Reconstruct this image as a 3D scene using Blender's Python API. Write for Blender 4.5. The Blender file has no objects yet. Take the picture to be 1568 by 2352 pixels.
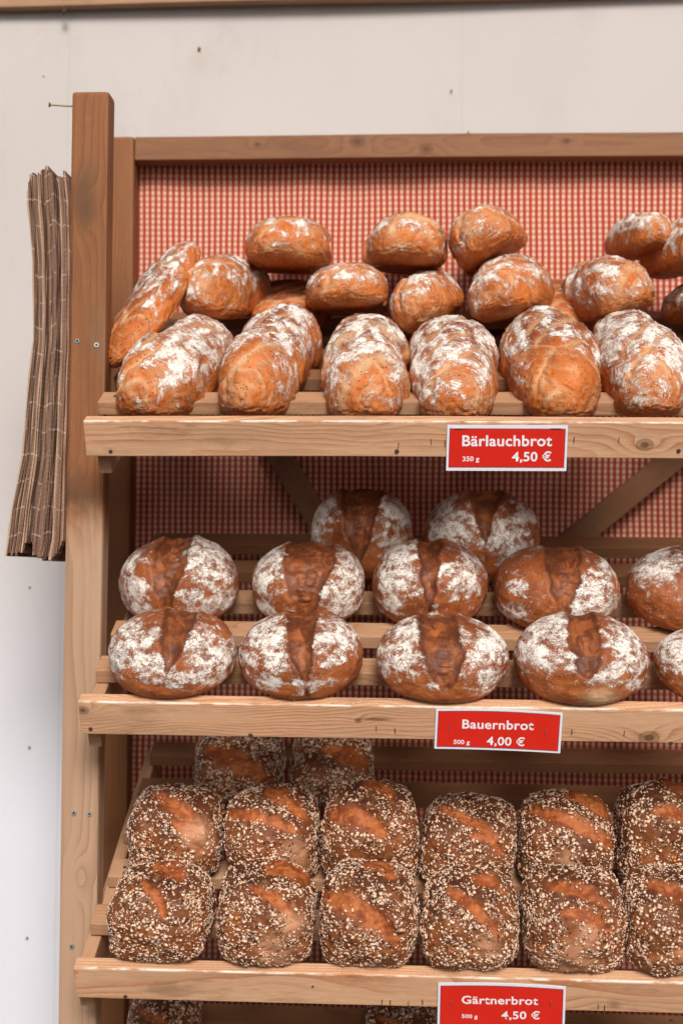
import bpy, bmesh, math, random
import numpy as np
from mathutils import Matrix, Vector
R = math.radians
C = bpy.context.scene.collection
random.seed(7); RNG = np.random.default_rng(11)

# ------------------------------------------------------------------ camera
FPX = 3250.0                                    # focal length in pixels of a 1568 px wide picture
CAM = np.array([0.114, -1.95, 0.0])
YAW, PITCH, ROLL = R(3.35), R(2.2), R(0.5)
Mr = Matrix.Rotation(YAW, 3, 'Z') @ Matrix.Rotation(R(90) + PITCH, 3, 'X') @ Matrix.Rotation(ROLL, 3, 'Z')
RC = np.array(Mr)
cd = bpy.data.cameras.new('camera'); cam = bpy.data.objects.new('camera', cd); C.objects.link(cam)
cam.matrix_world = Matrix.Translation(Vector(CAM)) @ Mr.to_4x4()
cd.sensor_fit = 'HORIZONTAL'; cd.sensor_width = 36.0; cd.lens = 36.0 * FPX / 1568.0
cd.clip_start = 0.05; cd.clip_end = 100
cd.dof.use_dof = True; cd.dof.focus_distance = 2.02; cd.dof.aperture_fstop = 4.5
bpy.context.scene.camera = cam

# ------------------------------------------------------------------ light
w = bpy.data.worlds.new('World'); bpy.context.scene.world = w; w.use_nodes = True
nt = w.node_tree; nt.nodes.clear()
sky = nt.nodes.new('ShaderNodeTexSky'); sky.sky_type = 'NISHITA'; sky.sun_disc = False
SUN_EL, SUN_AZ = 34.0, 10.0                     # degrees above the horizon, degrees to the right of straight behind the camera
sky.sun_elevation = R(SUN_EL); sky.sun_rotation = R(180 - SUN_AZ)
sky.dust_density = 5.0; sky.air_density = 1.0; sky.ozone_density = 0.6
hs = nt.nodes.new('ShaderNodeHueSaturation'); hs.inputs['Saturation'].default_value = 0.35   # overcast: little blue
bg = nt.nodes.new('ShaderNodeBackground'); bg.inputs['Strength'].default_value = 0.070
wo = nt.nodes.new('ShaderNodeOutputWorld')
nt.links.new(sky.outputs[0], hs.inputs['Color']); nt.links.new(hs.outputs[0], bg.inputs[0]); nt.links.new(bg.outputs[0], wo.inputs[0])
sd = bpy.data.lights.new('sun', 'SUN'); sd.energy = 3.1; sd.angle = R(20); sd.color = (1.0, 0.955, 0.90)
sun = bpy.data.objects.new('sun', sd); C.objects.link(sun)
v = Vector((math.sin(R(SUN_AZ)) * math.cos(R(SUN_EL)), -math.cos(R(SUN_AZ)) * math.cos(R(SUN_EL)), math.sin(R(SUN_EL))))
sun.rotation_euler = v.to_track_quat('Z', 'Y').to_euler()
vs = bpy.context.scene.view_settings
vs.view_transform = 'Standard'; vs.look = 'None'; vs.exposure = 0.21; vs.gamma = 1.0; vs.use_curve_mapping = False

# ------------------------------------------------------------------ picture <-> place
def ray(px, py):
    d = np.array([(px - 784) / FPX, -(py - 1176) / FPX, -1.0]); return RC @ d
def at(px, py, Y):                              # point of the plane y = Y
    d = ray(px, py); t = (Y - CAM[1]) / d[1]; return CAM + d * t
def onplane(px, py, P, n):
    d = ray(px, py); t = np.dot(P - CAM, n) / np.dot(d, n); return CAM + d * t
def proj(P):
    q = (np.atleast_2d(P) - CAM) @ RC; return np.stack([784 + FPX * q[:, 0] / -q[:, 2], 1176 - FPX * q[:, 1] / -q[:, 2]], 1)

# ------------------------------------------------------------------ noise
_perm = RNG.permutation(256); _perm = np.concatenate([_perm, _perm, _perm])
_grad = RNG.normal(size=(256, 3)); _grad /= np.linalg.norm(_grad, axis=1)[:, None]
def perlin(P):
    Pi = np.floor(P).astype(int); f = P - Pi; Pi &= 255
    u = f * f * f * (f * (f * 6 - 15) + 10); out = 0
    for dx in (0, 1):
        for dy in (0, 1):
            for dz in (0, 1):
                h = _perm[_perm[_perm[(Pi[:, 0] + dx) & 255] + ((Pi[:, 1] + dy) & 255)] + ((Pi[:, 2] + dz) & 255)]
                g = _grad[h]; d = f - np.array([dx, dy, dz])
                wgt = (u[:, 0] if dx else 1 - u[:, 0]) * (u[:, 1] if dy else 1 - u[:, 1]) * (u[:, 2] if dz else 1 - u[:, 2])
                out = out + wgt * (g * d).sum(1)
    return out * 1.5
def fbm(P, o=4):
    s = 0; a = 1.0
    for i in range(o): s = s + a * perlin(P * 2 ** i + 17.3 * i); a *= .5
    return s
def sstep(a, b, x):
    t = np.clip((x - a) / (b - a), 0, 1); return t * t * (3 - 2 * t)

# ------------------------------------------------------------------ materials
class NT:
    def __init__(s, name, rough=0.6, spec=0.3):
        s.m = bpy.data.materials.new(name); s.m.use_nodes = True; s.t = s.m.node_tree
        s.b = s.t.nodes['Principled BSDF']; s.b.inputs['Roughness'].default_value = rough
        s.b.inputs['Specular IOR Level'].default_value = spec
    def n(s, typ, **kw):
        x = s.t.nodes.new(typ)
        for k, val in kw.items(): setattr(x, k, val)
        return x
    def put(s, sock, val):
        if val is None: return
        if isinstance(val, bpy.types.NodeSocket): s.t.links.new(val, sock)
        else:
            if isinstance(val, (tuple, list)) and len(val) == 3 and sock.type == 'RGBA': val = (*val, 1)
            sock.default_value = val
    def math(s, op, a, b=None, c=None, clamp=False):
        x = s.n('ShaderNodeMath', operation=op); x.use_clamp = clamp
        for i, q in enumerate((a, b, c)): s.put(x.inputs[i], q)
        return x.outputs[0]
    def vmath(s, op, a, b=None):
        x = s.n('ShaderNodeVectorMath', operation=op); s.put(x.inputs[0], a); s.put(x.inputs[1], b)
        return x.outputs['Value'] if op in ('LENGTH', 'DISTANCE', 'DOT_PRODUCT') else x.outputs[0]
    def obj(s, off=(0, 0, 0), scale=(1, 1, 1)):
        tc = s.n('ShaderNodeTexCoord'); mp = s.n('ShaderNodeMapping')
        s.put(mp.inputs['Vector'], tc.outputs['Object']); mp.inputs['Location'].default_value = off; mp.inputs['Scale'].default_value = scale
        return mp.outputs[0]
    def mapv(s, vec, off=(0, 0, 0), scale=(1, 1, 1)):
        mp = s.n('ShaderNodeMapping'); s.put(mp.inputs['Vector'], vec); mp.inputs['Location'].default_value = off; mp.inputs['Scale'].default_value = scale
        return mp.outputs[0]
    def noise(s, vec, scale, detail=3, rough=.5, dist=0):
        x = s.n('ShaderNodeTexNoise'); s.put(x.inputs['Vector'], vec); x.inputs['Scale'].default_value = scale
        x.inputs['Detail'].default_value = detail; x.inputs['Roughness'].default_value = rough; x.inputs['Distortion'].default_value = dist
        return x.outputs['Fac']
    def voro(s, vec, scale, feature='F1'):
        x = s.n('ShaderNodeTexVoronoi', feature=feature); s.put(x.inputs['Vector'], vec); x.inputs['Scale'].default_value = scale
        return x.outputs['Distance']
    def step(s, x, a, b):
        r = s.n('ShaderNodeMapRange', interpolation_type='SMOOTHSTEP'); s.put(r.inputs['Value'], x)
        s.put(r.inputs['From Min'], a); s.put(r.inputs['From Max'], b); return r.outputs[0]
    def mix(s, f, a, b, mode='MIX'):
        x = s.n('ShaderNodeMix', data_type='RGBA', blend_type=mode); s.put(x.inputs[0], f); s.put(x.inputs[6], a); s.put(x.inputs[7], b)
        return x.outputs[2]
    def attr(s, name):
        return s.n('ShaderNodeAttribute', attribute_name=name).outputs['Fac']
    def col(s, c): s.put(s.b.inputs['Base Color'], c)
    def rough(s, c): s.put(s.b.inputs['Roughness'], c)
    def bump(s, h, strength=.4, dist=.001, prev=None):
        x = s.n('ShaderNodeBump'); x.inputs['Strength'].default_value = strength; x.inputs['Distance'].default_value = dist
        s.put(x.inputs['Height'], h); s.put(x.inputs['Normal'], prev); s.put(s.b.inputs['Normal'], x.outputs[0]); return x.outputs[0]

_wn = [0]
def wood_mat(tone='light', knots=(), size=(1, .05, .02), worn=False, marks=(), bleach=None, figure=1.0):
    """Pine sawn along local x. knots: (x, y, z, radius); the rings bend round them. marks: (x, z, rx, rz, strength) dark stains."""
    _wn[0] += 1; k = _wn[0]; rr = random.Random(k * 31)
    early, late, fib = {'light': ((.60, .355, .212), (.42, .155, .060), .15),
                        'half': ((.43, .245, .140), (.33, .13, .054), .16),
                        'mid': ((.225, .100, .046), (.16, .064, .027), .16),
                        'warm': ((.235, .092, .034), (.165, .056, .019), .18),
                        'dull': ((.37, .215, .125), (.27, .14, .075), .2)}[tone]
    s = NT('pine_wood', .62, .22)
    co = s.obj(); sep = s.n('ShaderNodeSeparateXYZ'); s.put(sep.inputs[0], co); X, Y, Z = sep.outputs
    off = (rr.uniform(-9, 9), rr.uniform(-9, 9), rr.uniform(-9, 9))
    wa = s.noise(s.mapv(co, off, (1.6, 3, 3)), 1.0, 2, .45)
    wb = s.noise(s.mapv(co, off, (2.2, 6, 6)), 2.3, 2, .5)
    py, pz = rr.choice((-1, 1)) * rr.uniform(.018, .05), rr.uniform(-.07, .07)
    yy = s.math('ADD', Y, s.math('MULTIPLY_ADD', wa, .055 * figure, py - .027 * figure)); zz = s.math('ADD', Z, s.math('MULTIPLY_ADD', wb, .05 * figure, pz - .025 * figure))
    r = s.math('SQRT', s.math('ADD', s.math('MULTIPLY', yy, yy), s.math('MULTIPLY', zz, zz)))
    kn = None
    for (kx, ky, kz, kr) in knots:
        d = s.vmath('SUBTRACT', co, (kx, ky, kz)); ds = s.vmath('MULTIPLY', d, (.42, .35, 1.0)); dl = s.vmath('LENGTH', ds)
        g = s.math('POWER', 2.718, s.math('MULTIPLY', s.math('MULTIPLY', dl, dl), -1 / (kr * 1.5) ** 2))
        r = s.math('ADD', r, s.math('MULTIPLY', g, kr * 1.15))
        dk = s.vmath('LENGTH', s.vmath('MULTIPLY', d, (.75, .35, 1.0))); core = s.math('SUBTRACT', 1.0, s.step(dk, kr * .70, kr * .95))
        ringk = s.math('SINE', s.math('MULTIPLY', dk, 2.6 / kr * 3.14))
        core = s.math('MULTIPLY', core, s.math('MULTIPLY_ADD', ringk, .25, .7))
        kn = core if kn is None else s.math('MAXIMUM', kn, core)
    q = s.math('MULTIPLY', r, rr.uniform(170, 240)); fr = s.math('FRACT', q)
    line = s.math('POWER', fr, 2.5); line = s.math('MULTIPLY', line, s.step(s.noise(s.mapv(co, off, (3, 30, 30)), 1.0, 2), .25, .62))
    c = s.mix(line, early, late)
    fibre = s.noise(s.mapv(co, off, (14, 900, 900)), 1.0, 2, .6)
    c = s.mix(s.math('MULTIPLY', s.step(fibre, .42, .72), fib * 1.6), c, tuple(x * .55 for x in late))
    fleck = s.noise(s.mapv(co, off, (60, 420, 420)), 1.0, 3, .6)
    c = s.mix(s.math('MULTIPLY', s.step(fleck, .52, .75), .35), c, tuple(min(1, x * 1.35) for x in early))
    big = s.noise(s.mapv(co, off, (3.5, 14, 14)), 1.0, 4, .6)
    c = s.mix(s.step(big, .45, .85), c, tuple(x * .66 for x in early))
    dirt = s.noise(s.mapv(co, off, (9, 30, 30)), 1.0, 5, .65)
    c = s.mix(s.math('MULTIPLY', s.step(dirt, .53, .72), .5), c, (.18, .10, .055))
    if kn is not None: c = s.mix(s.math('MULTIPLY', kn, .9), c, (.085, .032, .014))
    for (mx, mz, rx, rz, st) in marks:
        d = s.vmath('LENGTH', s.vmath('MULTIPLY', s.vmath('SUBTRACT', co, (mx, 0, mz)), (1 / rx, 0, 1 / rz)))
        d = s.math('ADD', d, s.math('MULTIPLY_ADD', big, 3.4, -1.7)); d = s.math('ADD', d, s.math('MULTIPLY_ADD', dirt, 1.6, -.8))
        c = s.mix(s.math('MULTIPLY', s.math('SUBTRACT', 1.0, s.step(d, .2, 1.35)), st), c, (.11, .05, .022))
    if bleach is not None:                       # wood scrubbed paler below this height (local x)
        c = s.mix(s.math('MULTIPLY', s.step(s.math('ADD', X, s.math('MULTIPLY_ADD', dirt, .16, -.08)), bleach, bleach - .10), .62), c, s.mix(line, (.45, .315, .215), (.35, .22, .135)))
    if worn:                                     # scuffed, whitened front top edge
        ez = s.math('MULTIPLY', s.step(Z, size[2] / 2 - .0038, size[2] / 2 - .0008), s.step(s.math('MULTIPLY', Y, -1.0), size[1] / 2 - .0045, size[1] / 2 - .001))
        wn = s.step(s.noise(s.mapv(co, off, (26, 90, 90)), 1.0, 4, .65), .40, .58)
        c = s.mix(s.math('MULTIPLY', s.math('MULTIPLY', ez, wn), .85), c, (.80, .70, .60))
    s.col(c); s.bump(s.math('ADD', fibre, s.math('MULTIPLY', line, .5)), .35, .0006)
    return s.m

def flat(name, c, rough=.5, spec=.3, metal=0.0):
    s = NT(name, rough, spec); s.col(c); s.b.inputs['Metallic'].default_value = metal; return s.m

def crust_mat(kind, seed):
    """kind 'rye' (round floured loaves), 'herb' (long ones), 'seed' (tin loaves under the seed topping)"""
    s = NT(kind + '_crust', .5, .16 if kind != 'rye' else .26); co = s.obj((seed * 1.37, seed * .71, seed * 2.3))
    n1 = s.noise(co, 22, 5, .6); n2 = s.noise(co, 140, 4, .62); n3 = s.noise(co, 420, 3, .6); n4 = s.noise(co, 60, 5, .65, .6)
    bake = s.attr('bake'); cut = s.attr('cut'); flo = s.attr('flour'); pale = s.attr('pale')
    b = s.math('ADD', bake, s.math('MULTIPLY_ADD', n1, .9, -.45)); b = s.math('ADD', b, s.math('MULTIPLY_ADD', n2, .35, -.175), clamp=True)
    if kind == 'rye':
        c = s.mix(b, (.43, .125, .034), (.125, .027, .009)); c = s.mix(s.math('MULTIPLY', s.step(n3, .54, .68), .35), c, (.46, .17, .06)); c = s.mix(s.math('MULTIPLY', s.step(n4, .52, .36), .4), c, (.11, .024, .009))
        tear = s.noise(s.mapv(co, (2, 3, 4), (1.0, .45, .6)), 70, 5, .6, 1.2); cc = s.mix(s.step(tear, .40, .58), (.13, .033, .012), (.36, .105, .030))
        cc = s.mix(s.math('MULTIPLY', s.step(s.noise(co, 34, 2), .56, .42), .7), cc, (.10, .026, .011))
        edge = s.math('MULTIPLY', s.math('MULTIPLY', cut, s.math('SUBTRACT', 1.0, cut)), 2.6, clamp=True); edge = s.math('MULTIPLY', edge, s.step(n1, .38, .55))
        c = s.mix(s.math('MULTIPLY', cut, .9), c, s.mix(s.math('MULTIPLY', bake, .55), cc, (.05, .018, .010)))
        c = s.mix(edge, c, (.05, .02, .012))
    elif kind == 'herb':
        c = s.mix(b, (.54, .150, .032), (.19, .036, .009))
        sp = s.n('ShaderNodeSeparateXYZ'); s.put(sp.inputs[0], co); cb = s.n('ShaderNodeCombineXYZ')
        s.put(cb.inputs[0], s.math('MULTIPLY', cut, 11.0)); s.put(cb.inputs[1], s.math('MULTIPLY', sp.outputs[0], 26.0)); s.put(cb.inputs[2], s.math('MULTIPLY', sp.outputs[2], 26.0))
        st = s.noise(cb.outputs[0], 1.6, 5, .68)
        c = s.mix(s.math('MULTIPLY', s.step(st, .50, .68), .28), c, (.60, .25, .08))
        c = s.mix(s.math('MULTIPLY', s.step(st, .47, .33), .45), c, (.24, .048, .011))
    else:
        c = s.mix(b, (.26, .082, .027), (.060, .018, .009))
        gr = s.step(n4, .5, .72); c = s.mix(s.math('MULTIPLY', gr, .2), c, (.52, .30, .14))
        c = s.mix(s.math('MULTIPLY', cut, .95), c, s.mix(s.step(n4, .36, .64), (.20, .046, .014), (.42, .125, .036)))
    pl = s.math('MULTIPLY', pale, s.math('MULTIPLY_ADD', n4, 1.1, .3), clamp=True)
    c = s.mix(pl if kind != 'seed' else s.math('MULTIPLY', pl, .75), c, (.66, .44, .25) if kind != 'seed' else (.56, .29, .165))
    if kind == 'herb':                            # chopped leaf specks
        vd = s.n('ShaderNodeTexVoronoi'); s.put(vd.inputs['Vector'], s.mapv(co, (3, 1, 2), (1, .8, 1))); vd.inputs['Scale'].default_value = 230
        sel = s.n('ShaderNodeSeparateColor'); s.put(sel.inputs[0], vd.outputs['Color'])
        dot = s.math('MULTIPLY', s.math('SUBTRACT', 1.0, s.step(vd.outputs['Distance'], .14, .38)), s.step(sel.outputs[0], .64, .68))
        c = s.mix(s.math('MULTIPLY', dot, .9), c, (.050, .036, .016))
    h = s.math('ADD', s.math('MULTIPLY', n3, .5), s.math('MULTIPLY', n4, .8))
    if kind != 'seed':
        # flour: broad patches from the attribute, broken up by finer and finer noise, split by thin cracks
        f = s.math('ADD', flo, s.math('MULTIPLY_ADD', n4, 2.2, -1.1)); f = s.math('ADD', f, s.math('MULTIPLY_ADD', n2, 1.7, -.85)); f = s.math('ADD', f, s.math('MULTIPLY_ADD', n3, 1.7, -.85))
        if kind == 'herb': f = s.math('ADD', f, s.math('MULTIPLY_ADD', st, 3.0, -1.5)); h = s.math('ADD', h, s.math('MULTIPLY', st, 1.6))
        
        n5 = s.noise(co, 1500, 1, .5); f = s.math('ADD', f, s.math('MULTIPLY_ADD', n5, 2.2, -1.1)); fm = s.step(f, .30, .74)
        cw = s.noise(s.mapv(co, (5, 5, 5), (1, 1.2, 1.9)), 78, 3, .6, .8)
        cr = s.math('ABSOLUTE', s.math('SUBTRACT', cw, .5)); crm = s.math('SUBTRACT', 1.0, s.step(cr, .006, .026))
        crm = s.math('MULTIPLY', crm, s.math('SUBTRACT', 1.0, s.math('MULTIPLY', s.step(flo, 1.0, 1.5), .6)))
        fm = s.math('MULTIPLY', fm, s.math('SUBTRACT', 1.0, s.math('MULTIPLY', crm, .9)))
        spk = s.math('MULTIPLY', s.step(n3, .66, .71), s.step(flo, -.5, .4)); fm = s.math('MAXIMUM', fm, s.math('MULTIPLY', spk, .75))
        dust = s.math('MULTIPLY', s.math('MULTIPLY', s.step(flo, .1, .9), s.step(n3, .38, .62)), .30); fm = s.math('MAXIMUM', fm, dust)
        c = s.mix(fm, c, (.80, .74, .67)); s.rough(s.math('MULTIPLY_ADD', fm, .42, .46)); h = s.math('ADD', h, s.math('MULTIPLY', fm, .8))
    s.col(c); s.bump(h, .7, .0018)
    return s.m

# ------------------------------------------------------------------ object helpers
WORLD = {}
def link(o, parent=None, M=None):
    """link o, its world matrix being M (or its own basis); under a parent the inverse is set so that it stays there"""
    C.objects.link(o); M = o.matrix_basis.copy() if M is None else M; WORLD[o.name] = M
    if parent is not None:
        o.parent = parent
        if parent.name in LOCAL: WORLD[o.name] = WORLD[parent.name] @ M
        else: o.matrix_parent_inverse = WORLD[parent.name].inverted()
    o.matrix_basis = M; return o
LOCAL = set()                                    # parents whose children are given in the parent's own frame
def empty(name, loc=(0, 0, 0), parent=None):
    o = bpy.data.objects.new(name, None); o.empty_display_size = .05; return link(o, parent, Matrix.Translation(Vector(loc)))
def tag(o, label=None, cat=None, group=None, kind=None):
    if label: o['label'] = label
    if cat: o['category'] = cat
    if group: o['group'] = group
    if kind: o['kind'] = kind
    return o
def mesh_obj(name, verts, faces, mat, parent=None, smooth=False):
    me = bpy.data.meshes.new(name); me.from_pydata([tuple(map(float, p)) for p in verts], [], faces); me.update()
    for m in (mat if isinstance(mat, (list, tuple)) else [mat]): me.materials.append(m)
    if smooth: me.polygons.foreach_set('use_smooth', [True] * len(me.polygons))
    return link(bpy.data.objects.new(name, me), parent)
def tri_mesh(name, V, F, mats):
    me = bpy.data.meshes.new(name); me.vertices.add(len(V)); me.vertices.foreach_set('co', np.ascontiguousarray(V, np.float32).ravel())
    me.loops.add(F.size); me.loops.foreach_set('vertex_index', np.ascontiguousarray(F, np.int32).ravel())
    me.polygons.add(len(F)); me.polygons.foreach_set('loop_start', np.arange(0, F.size, 3, dtype=np.int32))
    me.polygons.foreach_set('use_smooth', np.ones(len(F), bool)); me.update(calc_edges=True)
    for m in mats: me.materials.append(m)
    return me
def timber(name, P0, P1, h, d, mat, parent, up=(0, 0, 1), bevel=.0022, wob=.0006):
    """Bevelled, very slightly uneven bar from P0 to P1 (axis = local x); h along 'up' (local z), d across (local y). The ends are given at the bar's axis."""
    P0, P1 = Vector(P0), Vector(P1); ax = (P1 - P0); L = ax.length; ax.normalize(); up = Vector(up); yv = up.cross(ax).normalized(); zv = ax.cross(yv).normalized()
    bm = bmesh.new(); bmesh.ops.create_cube(bm, size=1.0)
    for q in bm.verts: q.co = Vector((q.co.x * L, q.co.y * d, q.co.z * h))
    bmesh.ops.bevel(bm, geom=list(bm.edges), offset=bevel, segments=2, profile=.6, affect='EDGES')
    n = max(2, int(L / .12))
    for i in range(1, n):
        bmesh.ops.bisect_plane(bm, geom=bm.verts[:] + bm.edges[:] + bm.faces[:], plane_co=(L * (i / n - .5), 0, 0), plane_no=(1, 0, 0))
    ph = random.uniform(0, 9)
    for q in bm.verts:
        q.co.z += wob * math.sin(q.co.x * 7 + ph) ; q.co.y += wob * math.sin(q.co.x * 5 + ph * 2)
    me = bpy.data.meshes.new(name); bm.to_mesh(me); bm.free(); me.materials.append(mat)
    return link(bpy.data.objects.new(name, me), parent, Matrix.Translation((P0 + P1) / 2) @ Matrix((ax, yv, zv)).transposed().to_4x4())

# ------------------------------------------------------------------ the setting: ground, wall, roof beam
gm = NT('paving', .8, .3); gc = gm.obj(); gm.col(gm.mix(gm.noise(gc, 14, 6, .7), (.045, .042, .04), (.075, .07, .065))); gm.bump(gm.noise(gc, 90, 4), .4, .004)
tag(mesh_obj('ground', [(-30, -30, -1.30), (30, -30, -1.30), (30, 30, -1.30), (-30, 30, -1.30)], [(0, 1, 2, 3)], gm.m), kind='structure')

WY = .66
wm = NT('white_panel', .75, .2); wc = wm.obj()
fab = wm.noise(wm.mapv(wc, (0, 0, 0), (700, 1, 700)), 1.0, 3, .7); cl = wm.noise(wm.mapv(wc, (0, 0, 0), (3, 1, 1.6)), 1.0, 5, .6)
sepw = wm.n('ShaderNodeSeparateXYZ'); wm.put(sepw.inputs[0], wc)
col = wm.mix(wm.step(cl, .35, .75), (.485, .445, .430), (.445, .408, .392))
col = wm.mix(wm.step(sepw.outputs[2], .25, -.5), col, (.58, .58, .63))  # paler and bluer towards the bottom: skylight tint painted into the wall colour
col = wm.mix(wm.math('MULTIPLY', wm.step(fab, .35, .75), .10), col, (.32, .27, .24))
sp = wm.step(wm.noise(wm.mapv(wc, (1, 0, 2), (1, 1, .5)), 5.3, 6, .75), .56, .74); col = wm.mix(wm.math('MULTIPLY', sp, .22), col, (.30, .24, .19))
for (sx, wd) in ((at(160, 100, WY)[0], .0014), (at(1060, 200, WY)[0], .0012)):
    ln = wm.math('SUBTRACT', 1.0, wm.step(wm.math('ABSOLUTE', wm.math('SUBTRACT', sepw.outputs[0], float(sx))), wd * .4, wd * 1.6))
    col = wm.mix(wm.math('MULTIPLY', ln, .16), col, (.27, .22, .20))
wp = at(457, 140, WY); dw = wm.vmath('LENGTH', wm.vmath('MULTIPLY', wm.vmath('SUBTRACT', wc, tuple(map(float, wp))), (1, 0, .8)))
col = wm.mix(wm.math('MULTIPLY', wm.math('SUBTRACT', 1.0, wm.step(wm.math('ADD', dw, wm.math('MULTIPLY', cl, .03)), .014, .05)), .28), col, (.36, .29, .20))
wm.col(col); wm.bump(wm.math('ADD', fab, wm.math('MULTIPLY', cl, 2.0)), .25, .0012)
nx, nz = 60, 60; X0, X1, Z0, Z1 = -1.6, 2.2, -1.298, 1.35; V = []; F = []
for j in range(nz + 1):
    for i in range(nx + 1):
        x = X0 + (X1 - X0) * i / nx; z = Z0 + (Z1 - Z0) * j / nz
        V.append((x, WY + .0025 * math.sin(x * 5 + z * 2) + .0015 * math.sin(z * 9 + x * 3), z))
for j in range(nz):
    for i in range(nx): a = j * (nx + 1) + i; F.append((a, a + 1, a + nx + 2, a + nx + 1))
nb = len(V); V += [(x, y + .02, z) for (x, y, z) in V]; F += [tuple(nb + q for q in reversed(f)) for f in F]
def rim(ids):
    for a, b in zip(ids[:-1], ids[1:]): F.append((b, a, a + nb, b + nb))
rim([i for i in range(nx + 1)]); rim([nz * (nx + 1) + i for i in range(nx, -1, -1)])
rim([j * (nx + 1) for j in range(nz, -1, -1)]); rim([j * (nx + 1) + nx for j in range(nz + 1)])
wall = tag(mesh_obj('stall_wall', V, F, wm.m, smooth=True), 'off-white stall wall panel behind the wooden bread rack', 'wall')
dotm = flat('rusty_steel', (.10, .075, .055), .6, .4, .3)
def disc(name, P, n, r, th, mat, parent, hole=None):
    bm = bmesh.new(); bmesh.ops.create_cone(bm, cap_ends=True, segments=16, radius1=r, radius2=r * .8, depth=th)
    mats = [mat]
    if hole:
        g = bmesh.ops.create_cone(bm, cap_ends=True, segments=12, radius1=r * .42, radius2=r * .42, depth=.0006)
        for q in g['verts']: q.co.z += th / 2 + .0001
        for f in bm.faces:
            if all(q in g['verts'] for q in f.verts): f.material_index = 1
        mats.append(hole)
    me = bpy.data.meshes.new(name); bm.to_mesh(me); bm.free()
    for m in mats: me.materials.append(m)
    return link(bpy.data.objects.new(name, me), parent, Matrix.Translation(Vector(P)) @ Vector(n).to_track_quat('Z', 'Y').to_matrix().to_4x4())
for (px, py, r) in ((457, 110, .003), (100, 175, .0018), (1036, 207, .0018), (1075, 303, .002), (68, 1350, .0021), (67, 1717, .0021), (62, 2156, .0022)):
    disc('nail', at(px, py, WY - .002), (0, -1, 0), r, .003, dotm, wall)

beam_m = wood_mat('dull'); pA, pB = at(-700, 28, .631), at(2400, -36, .631)
bz = .045
beam = timber('roof_beam', (pA[0], .643, pA[2] + bz), (pB[0], .643, pB[2] + bz), .09, .024, beam_m, None, wob=.0012)
tag(beam, 'brown wooden beam running along the very top edge of the white wall', 'beam')
kn = at(147, 22, .628); bm = bmesh.new(); bmesh.ops.create_icosphere(bm, subdivisions=3, radius=.007)
for q in bm.verts: q.co = Vector((q.co.x * .75, q.co.y * .5, q.co.z * 1.1 + .003 * math.sin(q.co.x * 900)))
me = bpy.data.meshes.new('twine_knot'); bm.to_mesh(me); bm.free(); me.materials.append(flat('dark_twine', (.05, .035, .025), .9))
link(bpy.data.objects.new('twine_knot', me), beam, Matrix.Translation(Vector(kn)))

# ------------------------------------------------------------------ the rack
rack = empty('bread_rack', (.4, .3, -1.30))
tag(rack, 'pine bread rack of sloping slatted shelves with checked cloth behind', 'bread rack')
PY0, PD = .132, .044
def post(lpx_top, lpx_bot, wpx, top_py, Y, d, tone, parent, name, knots=(), marks=(), bleach=None):
    a = at(lpx_top, top_py, Y); b = at(lpx_bot, 2352, Y); k = (a[0] - b[0]) / (a[2] - b[2])
    wdt = at(lpx_top + wpx, top_py, Y)[0] - a[0]; xb = b[0] + k * (-1.30 - b[2])
    return timber(name, (xb + wdt / 2, Y + d / 2, -1.297), (a[0] + wdt / 2, Y + d / 2, a[2]), wdt, d, wood_mat(tone, knots, (2, d, wdt), marks=marks, bleach=bleach, figure=.35), parent, up=(-1, 0, 0), bevel=.006), a[0] + wdt, xb + wdt
# local x of the front post runs up from the ground; marks are given by height
zt = at(165, 208, PY0)[2]; mid = (zt - 1.297) / 2
def hz(py): return at(200, py, PY0)[2] - mid
fp, fpx_top, fpx_bot = post(165, 131, 86, 208, PY0, PD, 'warm', rack, 'front_post',
    knots=((hz(478), -.01, .004, .012), (hz(1140), -.01, .015, .011), (hz(2015), -.01, .0, .01)),
    marks=((hz(470), .006, .055, .020, .85), (hz(1125), .018, .035, .024, .85), (hz(1150), .0, .012, .03, .3)), bleach=hz(1130))
bp, bpx_top, _ = post(246, 222, 62, 312, .52, .042, 'warm', rack, 'rear_post')
XR = 1.20
for (n_, Y_, d_, h_) in (('front_post', PY0, PD, zt), ('rear_post', .52, .042, at(262, 312, .52)[2])):
    timber(n_, (XR, Y_ + d_ / 2, -1.297), (XR, Y_ + d_ / 2, h_), .056, d_, wood_mat('warm'), rack, up=(-1, 0, 0), bevel=.006)
# top rail of the back frame
a = at(308, 312, .52); b = at(308, 366, .52); rh = a[2] - b[2]; ztr = (a[2] + b[2]) / 2
kx = lambda px, py: at(px, py, .52)[0] - (a[0] + XR - .03) / 2
timber('top_rail', (a[0] + .001, .54, ztr), (XR - .03, .54, ztr), rh, .038,
       wood_mat('mid', ((kx(820, 325), -.019, .008, .012), (kx(978, 345), -.019, -.006, .011), (kx(590, 322), -.019, .004, .006), (kx(1300, 322), -.019, .006, .006)), (1.5, .04, rh)), rack)
# rail across the post tops of the back frame, low
timber('lower_rail', (a[0] + .001, .545, -1.0), (XR - .03, .545, -1.0), .05, .03, wood_mat('mid'), rack)

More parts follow.
